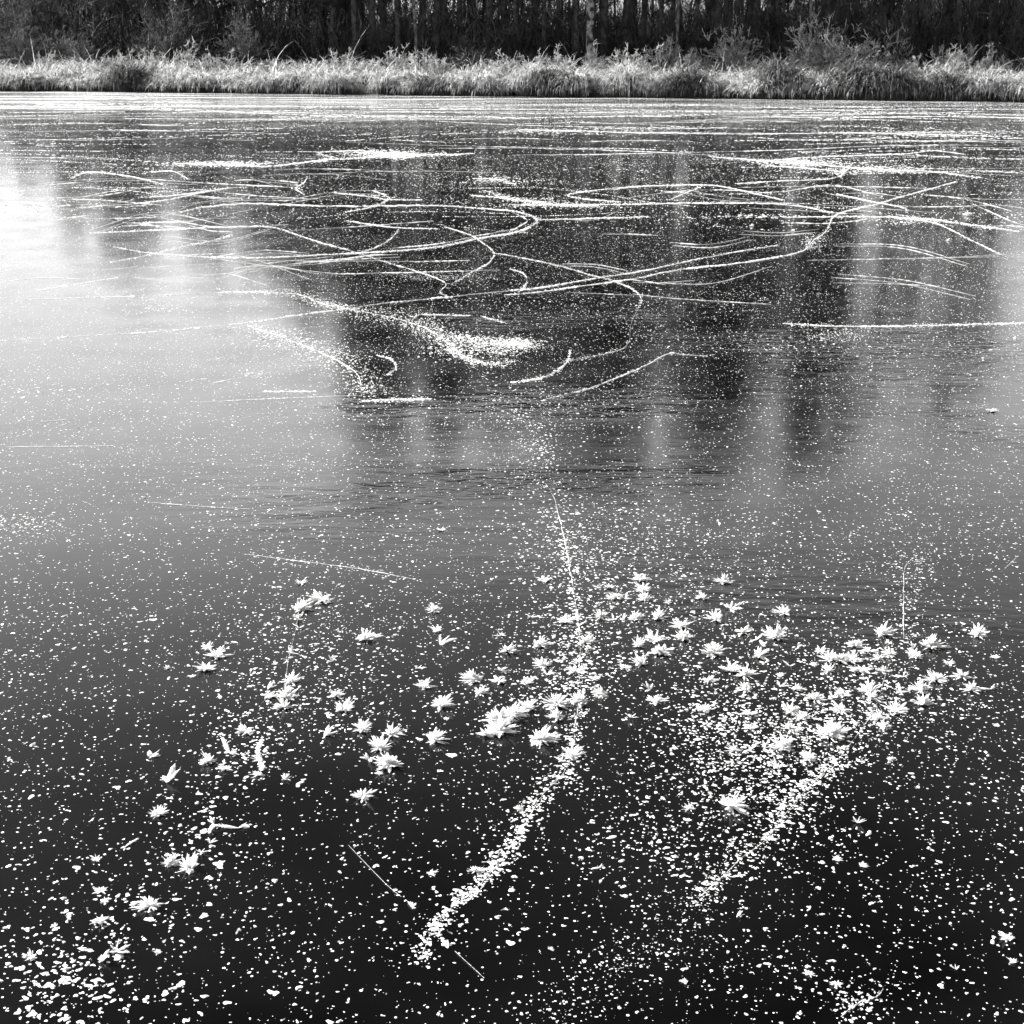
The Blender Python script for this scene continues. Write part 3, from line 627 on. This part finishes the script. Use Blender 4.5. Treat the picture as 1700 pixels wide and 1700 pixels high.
# clods of frost in rows on the far ice
for cx, cy, n, sx in [(1220, 360, 60, 40), (1270, 357, 30, 30), (1100, 216, 60, 120), (1500, 212, 50, 120), (480, 216, 40, 60), (380, 270, 40, 60), (1000, 282, 14, 40), (600, 230, 14, 60), (1150, 283, 16, 90)]:
    FP.append(np.stack([rf.normal(cx, sx, n), rf.normal(cy, 1.6, n)], -1)); FS.append(rf.uniform(2.2, 4.5, n))

FPx = np.concatenate(FP); FSx = np.concatenate(FS)
G = ground(FPx[:, 0], FPx[:, 1]); ok = (FPx[:, 1] > 172); G = G[ok]; FSx = FSx[ok]
# even sprinkling over all the ice, thinning out with distance
def sprinkle(y0, y1, dens, s):
    n = int((y1-y0)*(y0+y1)*.5*.86*dens); yy = np.sqrt(rf.uniform(y0**2, y1**2, n)); xx = rf.uniform(-.43, .43, n)*yy
    keep = rf.random(n) < .55+.6*(np.sin(xx*3.1+np.sin(yy*2.3))*np.sin(yy*2.9+xx*1.7)*.5+.35)
    return np.stack([xx, yy, 0*xx], -1)[keep], np.full(keep.sum(), s)
for a in [(1.7, 4, 2100, .46), (1.7, 4, 400, .82), (1.7, 4, 26, 1.45), (4, 8, 1500, .48), (4, 8, 220, .85), (8, 13, 1300, .68), (13, 22, 420, 1.2), (22, 40, 60, 2.2)]:
    g_, s_ = sprinkle(*a); G = np.concatenate([G, g_]); FSx = np.concatenate([FSx, s_])
near = G[:, 1] > 1.4; G = G[near]; FSx = FSx[near]
def flakes(G, S, k, r):
    N = len(G); rad = .0031*S*np.clip(r.lognormal(0, .6, N), .3, 2.4)
    el = r.uniform(.5, 1, N); ph = r.uniform(0, 6.283, N); an = np.linspace(0, 6.283, k, endpoint=False)
    rr = rad[:, None]*(1+.3*np.cos(2*an[None]+r.uniform(0, 6.28, (N, 1)))+.22*np.cos(3*an[None]+r.uniform(0, 6.28, (N, 1)))+r.normal(0, .1, (N, k)))
    ax, ay = np.cos(an)[None]*rr, np.sin(an)[None]*rr*el[:, None]
    Vv = np.empty((N, k+1, 3))
    Vv[:, :k, 0] = G[:, 0:1]+ax*np.cos(ph)[:, None]-ay*np.sin(ph)[:, None]
    Vv[:, :k, 1] = G[:, 1:2]+ax*np.sin(ph)[:, None]+ay*np.cos(ph)[:, None]
    Vv[:, :k, 2] = .0006
    Vv[:, k, :2] = G[:, :2]+(r.normal(0, .2, (N, 2))*rad[:, None]); Vv[:, k, 2] = np.minimum(rad*r.uniform(.2, .7, N), .005)
    b = np.array([(i, (i+1) % k, k) for i in range(k)])
    return Vv.reshape(-1, 3), ((np.arange(N)*(k+1))[:, None, None]+b[None]).reshape(-1, 3)
nr = G[:, 1] < 5
V, T = merge([flakes(G[nr], FSx[nr], 10, rf), flakes(G[~nr], FSx[~nr], 5, rf)])
tag(link('frost_flakes', tri_mesh('frost_flakes', V, T, M['flake'])), 'countless white frost flakes sprinkled over the black ice', 'frost flakes', kind='stuff')
print('flakes', len(G))

# ------------------------------------------------------------------ frost flowers
def flower_mesh(seed, kind):
    """radiating feathery ice blades of unit radius"""
    r = np.random.default_rng(seed*7)
    if kind == 'star': n, lo, hi, LL, W = 34, .06, 1.25, (.45, 1.05), .15
    elif kind == 'dense': n, lo, hi, LL, W = 62, .04, 1.4, (.45, 1.0), .13
    elif kind == 'plume': n, lo, hi, LL, W = 5, .12, .95, (.8, 1.25), .2
    elif kind == 'tuft': n, lo, hi, LL, W = 15, .8, 1.5, (.6, 1.3), .13
    else: n, lo, hi, LL, W = 20, .05, .6, (.4, 1.0), .2
    n = int(n*r.uniform(.8, 1.5)); lop = r.uniform(0, 6.28); parts = []
    az = (np.arange(n)/n*6.283+r.normal(0, .35, n))
    if kind == 'plume': az = r.uniform(0, 6.283, n)
    for i in range(n):
        el = lo+(hi-lo)*r.random()**1.3; L_ = r.uniform(*LL)*(1+.28*math.cos(az[i]-lop)); wd = W*1.42*r.uniform(.55, 1.3)
        d = np.array([math.cos(az[i])*math.cos(el), math.sin(az[i])*math.cos(el), math.sin(el)])
        s = np.array([-math.sin(az[i]), math.cos(az[i]), 0]); tw = r.normal(0, .6); up = np.cross(d, s)
        s = s*math.cos(tw)+up*math.sin(tw); up = np.cross(d, s)
        prof = [(0, .35), (.25, .9), (.5, 1), (.72, .7), (.88, .35)]
        Vv = []; sag = r.uniform(-.12, .06)
        for f, q in prof:
            p = d*L_*f+np.array([0, 0, sag*f*f*L_])
            jl, jr = r.uniform(.55, 1.25, 2)
            Vv += [p+s*wd*.5*q*jl, p+up*wd*.16*q, p-s*wd*.5*q*jr, p-up*wd*.16*q]
        Vv.append(d*L_+np.array([0, 0, sag*L_])); Vv = np.array(Vv); Tt = []
        for j in range(4):
            for q in range(4):
                a, b = 4*j+q, 4*j+(q+1) % 4; Tt += [(a, b, b+4), (a, b+4, a+4)]
        Tt += [(16+q, 16+(q+1) % 4, 20) for q in range(4)]
        parts.append((Vv, np.array(Tt)))
        nb = 10 if kind == 'plume' else 4        # side barbs
        for b_ in range(nb):
            f = r.uniform(.25, .9); sg = r.choice([-1, 1]); p = d*L_*f+np.array([0, 0, sag*f*f*L_])
            dd = d*.75+s*sg*r.uniform(.5, .9)+up*r.normal(0, .25); dd /= np.linalg.norm(dd); bl = L_*r.uniform(.12, .28)*(1.15-f)*1.5
            vv, tt = prisms([p], [p+dd*bl], wd*.13, .004); parts.append((vv, tt))
    v, t = merge(parts)
    v[:, 2] = np.maximum(v[:, 2]+.06, .01)
    return tri_mesh('frost_flower', v, t, M['frost'])
FMESH = {k: [flower_mesh(200+20*j+i, k) for i in range(c)] for j, (k, c) in enumerate([('star', 9), ('dense', 7), ('plume', 9), ('tuft', 3), ('flat', 6)])}
S_ = 1700/600.0
RAW = [((0, 700), [(1520, 830, 110, 'f'), (1415, 875, 90), (1405, 925, 80, 'p'), (1410, 965, 50, 'p'), (1020, 1095, 100), (980, 1060, 60, 'f'), (975, 1155, 90, 'f'), (905, 1195, 35, 'f'), (1370, 1080, 65, 'p'), (1375, 1215, 90), (1260, 1250, 60, 'p'),
        (1270, 1285, 60, 'f'), (1350, 1290, 100, 'd'), (1340, 1335, 85), (1580, 1280, 70, 'p'), (1560, 1125, 45, 'p'), (1630, 1340, 80, 'f'), (1420, 755, 55, 'f'), (790, 1155, 30), (510, 1085, 30, 'p'), (1350, 1120, 40, 'p')]),
       ((550, 700), [(490, 880, 70, 'd'), (500, 975, 75, 'f'), (510, 1035, 100, 'p'), (160, 1015, 85), (1005, 740, 70, 'f'), (940, 915, 45, 'p'), (800, 1000, 55, 'p'), (830, 1070, 85), (1100, 930, 90, 'f'), (1165, 955, 60, 'p'), (1195, 1030, 80), (975, 1045, 85),
        (1000, 1140, 80), (1150, 1165, 85, 'f'), (1340, 820, 70), (1385, 830, 60, 'p'), (1470, 790, 70), (1460, 735, 80, 'f'), (1475, 830, 70, 'd'), (1310, 775, 50, 'f'), (1270, 910, 70), (1330, 925, 70, 'p'), (1365, 930, 50, 'p'), (1425, 920, 80, 'd'),
        (1535, 915, 80, 'd'), (1650, 955, 90), (1520, 1020, 100, 'f'), (1445, 1050, 70), (1550, 1075, 100, 'd'), (1660, 1010, 90, 'd'), (1460, 1130, 80), (1385, 1150, 60, 'f'), (1275, 1280, 75, 'd'), (1500, 1255, 70, 'p'), (1520, 1305, 90, 'f'),
        (1410, 1385, 70, 'p'), (670, 1205, 100, 'd'), (700, 1270, 75), (790, 1215, 80, 'f'), (800, 1165, 60, 'p'), (410, 1155, 45, 'p'), (195, 1215, 45, 'p'), (435, 1240, 80), (520, 1325, 110), (20, 1285, 60), (60, 1345, 90, 'f'), (1060, 1320, 130, 'd'),
        (1065, 1385, 90, 'd'), (1165, 1310, 100, 'd'), (790, 1385, 140, 'd'), (850, 1370, 130, 'd'), (920, 1345, 90), (1240, 1205, 55, 'f'), (1015, 1185, 50, 'p'), (1590, 850, 40, 'p'), (920, 1220, 60, 'f')]),
       ((1100, 700), [(290, 750, 75), (190, 825, 60), (320, 870, 90, 'p'), (30, 850, 40, 'p'), (255, 925, 80), (575, 895, 75), (380, 985, 80), (440, 1020, 70, 'p'), (470, 1050, 50, 'p'), (535, 1005, 110, 'd'), (240, 1080, 120, 'd'),
        (455, 1095, 85), (480, 1130, 50, 'p'), (290, 1000, 40, 'p'), (330, 1160, 110, 'f'), (385, 1185, 100, 'd'), (395, 1255, 70), (640, 1060, 40, 'p'), (745, 1080, 60, 'f'), (600, 1145, 50, 'p'), (705, 1140, 35, 'f'), (785, 1115, 80), (830, 1115, 80, 'd'),
        (885, 1120, 90), (900, 1045, 80), (965, 1075, 70), (1030, 990, 90), (1075, 1090, 70), (1020, 1110, 60), (1070, 1040, 35, 'f'), (1260, 1045, 120, 'd'), (1190, 1100, 70), (1180, 1060, 50, 'p'), (1485, 995, 95, 'd'), (1350, 1135, 55, 'f'),
        (1560, 1105, 40, 'f'), (1410, 1190, 85), (1290, 1205, 90), (1455, 1255, 80, 'd'), (1545, 1250, 80, 'p'), (1220, 1260, 100, 'd'), (1120, 1270, 70, 'p'), (1230, 1320, 90, 'd'), (1310, 1300, 60, 'p'), (1130, 1195, 60, 'p'), (1040, 1170, 50),
        (940, 1160, 90, 'f'), (970, 1265, 90), (980, 1290, 80), (780, 1170, 60), (855, 1275, 80, 'f'), (715, 1295, 90, 'd'), (800, 1290, 60, 'p'), (600, 1355, 90), (655, 1390, 80, 'd'), (840, 1350, 90), (200, 1355, 70), (400, 1370, 70),
        (630, 1255, 50), (550, 1190, 40, 'f'), (1100, 1355, 90, 'f'), (1020, 1390, 80), (215, 1215, 60), (555, 1240, 50, 'p')]),
       ((0, 1200), [(1080, 130, 110, 'p'), (985, 175, 80), (1165, 35, 80, 'f'), (715, 150, 70, 'f'), (785, 270, 110, 'p'), (745, 425, 75), (425, 460, 30, 'p'), (1005, 465, 100, 'p'), (1120, 485, 100, 'p'), (590, 575, 70, 'p'), (800, 655, 80, 'd'), (895, 675, 110),
        (710, 850, 100), (475, 925, 75, 'f'), (470, 1115, 90, 'p'), (545, 1070, 80, 'p'), (150, 1100, 60, 'f'), (1525, 55, 90, 'p'), (1215, 170, 50, 'p'), (1215, 240, 60), (1340, 258, 45), (455, 640, 45, 'f'), (475, 785, 60, 'f'), (490, 835, 45, 'f'),
        (1060, 210, 60, 'f'), (945, 605, 50, 'p'), (745, 1075, 35, 'f'), (990, 560, 40, 'p')]),
       ((550, 1200), [(150, 25, 85), (280, 45, 85), (485, 70, 120, 'd'), (235, 110, 100), (175, 165, 70, 'p'), (275, 185, 130, 'd'), (225, 235, 40, 'f'), (150, 335, 120, 'f'), (790, 25, 150, 'd'), (730, 50, 90), (985, 65, 150, 'd'), (1135, 150, 100),
        (1085, 170, 50, 'p'), (1140, 100, 40, 'p'), (380, 865, 50, 'p'), (675, 690, 60), (1265, 675, 50, 'p'), (470, 705, 45, 'f'), (1355, 240, 35, 'p'), (1010, 270, 40, 't'), (880, 398, 55, 'f')]),
       ((1100, 1200), [(780, 45, 140, 'd'), (410, 20, 60), (570, 110, 110, 'd'), (410, 120, 80, 'p'), (490, 110, 60, 'p'), (690, 165, 70), (540, 210, 65, 't'), (325, 385, 120), (340, 125, 60), (920, 465, 65, 't'), (1070, 170, 35), (1035, 15, 70, 'd'),
        (600, 20, 80), (820, 640, 45, 'f'), (945, 670, 45, 'f'), (350, 905, 45, 'p'), (695, 870, 35, 'p'), (820, 1225, 50, 'f'), (690, 1175, 50, 'f'), (1620, 1005, 70, 'f'), (1650, 1120, 45, 'f'), (105, 1215, 45, 'f'), (130, 400, 50), (1380, 1155, 30, 'p')])]
FLW = []
for (ox, oy), lst in RAW:
    for e in lst:
        FLW.append((ox+e[0]/S_, oy+e[1]/S_, e[2]/S_, e[3] if len(e) > 3 else 's'))
FLW += [(1645, 681, 17, 'f'), (1608, 356, 16, 'd'), (1574, 399, 8, 'd'), (1248, 375, 8, 'd'), (1316, 383, 8, 'd'), (733, 879, 16, 'f')]
ZONES = [(520, 1000, 'of the small bunch atop the left trail'), (350, 1095, 'beside the left trail, far end'), (475, 1150, 'down the middle of the left trail'), (560, 1130, 'just right of the left trail'),
         (410, 1245, 'at the bend of the left trail'), (265, 1310, 'left of the bend of the left trail'), (370, 1370, 'below the bend of the left trail'), (270, 1440, 'near the lower left trail'), (170, 1560, 'in the bottom left corner'),
         (726, 1040, 'in the column between trail and crack'), (700, 1140, 'on bare ice between trail and crack'), (800, 1130, 'closely left of the middle crack'), (840, 1200, 'of the big heap left of the crack'), (640, 1250, 'of the isolated heap between trail and ridge'),
         (930, 1060, 'on the upper middle crack'), (930, 1180, 'around the lower middle crack'), (960, 1240, 'at the top of the thick ridge'), (860, 1400, 'beside the thick bending ridge'), (700, 1500, 'near the faint hairline crack'),
         (1040, 1010, 'right of the crack, farthest row'), (1080, 1080, 'right of the crack, second row'), (1080, 1160, 'right of the crack, nearest row'), (1190, 980, 'above the right patch, farthest ones'), (1250, 1060, 'along the top of the right patch'),
         (1220, 1130, 'on the left side of right patch'), (1250, 1190, 'in the middle of the right patch'), (1280, 1240, 'at the lower edge of right patch'), (1390, 1100, 'in the top row left of the stick crack'), (1370, 1170, 'in the thick of the right patch'),
         (1440, 1120, 'by the stick crack foot'), (1450, 1180, 'where slanting crack meets patch'), (1540, 1080, 'right of the stick crack, upper ones'), (1540, 1150, 'right of the stick crack, lower ones'), (1630, 1100, 'near the right edge, middle height'),
         (1210, 1330, 'below the right patch'), (1410, 1370, 'on black ice right of the slanting crack'), (1230, 1510, 'near the lower slanting crack'), (1380, 1640, 'by the bottom right ridge'), (1670, 1580, 'at the lower right edge'),
         (1600, 370, 'on the far right ice'), (1290, 380, 'on the far ice before the clod row'), (1645, 690, 'alone on grey ice at right'), (733, 860, 'alone on grey ice at middle')]
zi = [min(range(len(ZONES)), key=lambda k: ((ZONES[k][0]-f[0])**2+(1.3*(ZONES[k][1]-f[1]))**2)) for f in FLW]
KW = {'s': 'star', 'd': 'dense', 'p': 'plume', 't': 'tuft', 'f': 'flat'}
LOOK = {'s': 'spiky star-shaped', 'd': 'dense bristling', 'p': 'few-bladed', 't': 'upright tufted', 'f': 'low flattened'}
for z in range(len(ZONES)):
    mem = sorted([f for f, k in zip(FLW, zi) if k == z])
    for i, (px_, py_, dz, kd) in enumerate(mem):
        p = ground(px_, py_+dz*.12)
        dist = math.sqrt(float(p[1])**2+float(p[0])**2+H*H)
        rad = dz*.5*dist/F
        ml = FMESH[KW[kd]]; o = link('frost_flower', ml[random.randrange(len(ml))], None, (float(p[0]), float(p[1]), 0))
        k = rad*{'s': 1.55, 'd': 1.45, 'p': 1.4, 't': 1.4, 'f': 1.5}[kd]
        o.scale = (k, k*random.uniform(.9, 1.1), k*random.uniform(.6, .85)); o.rotation_euler = (0, 0, random.uniform(0, 6.28))
        nw = place(i+1, len(mem)) if len(mem) > 1 else 'the only one'
        sz = 'large ' if dz > 38 else 'tiny ' if dz < 15 else ''
        lk = LOOK[kd]; lab = f"{sz}{lk} frost flower, {nw} {ZONES[z][2]}"
        if len(lab.split()) > 16: lab = f"{lk} frost flower, {nw} {ZONES[z][2]}"
        if len(lab.split()) > 16: lab = f"{lk.split()[-1]} frost flower, {nw} {ZONES[z][2]}"
        tag(o, lab, 'frost flower', 'frost flowers on the ice')
print('flowers', len(FLW), max(zi.count(k) for k in range(len(ZONES))))
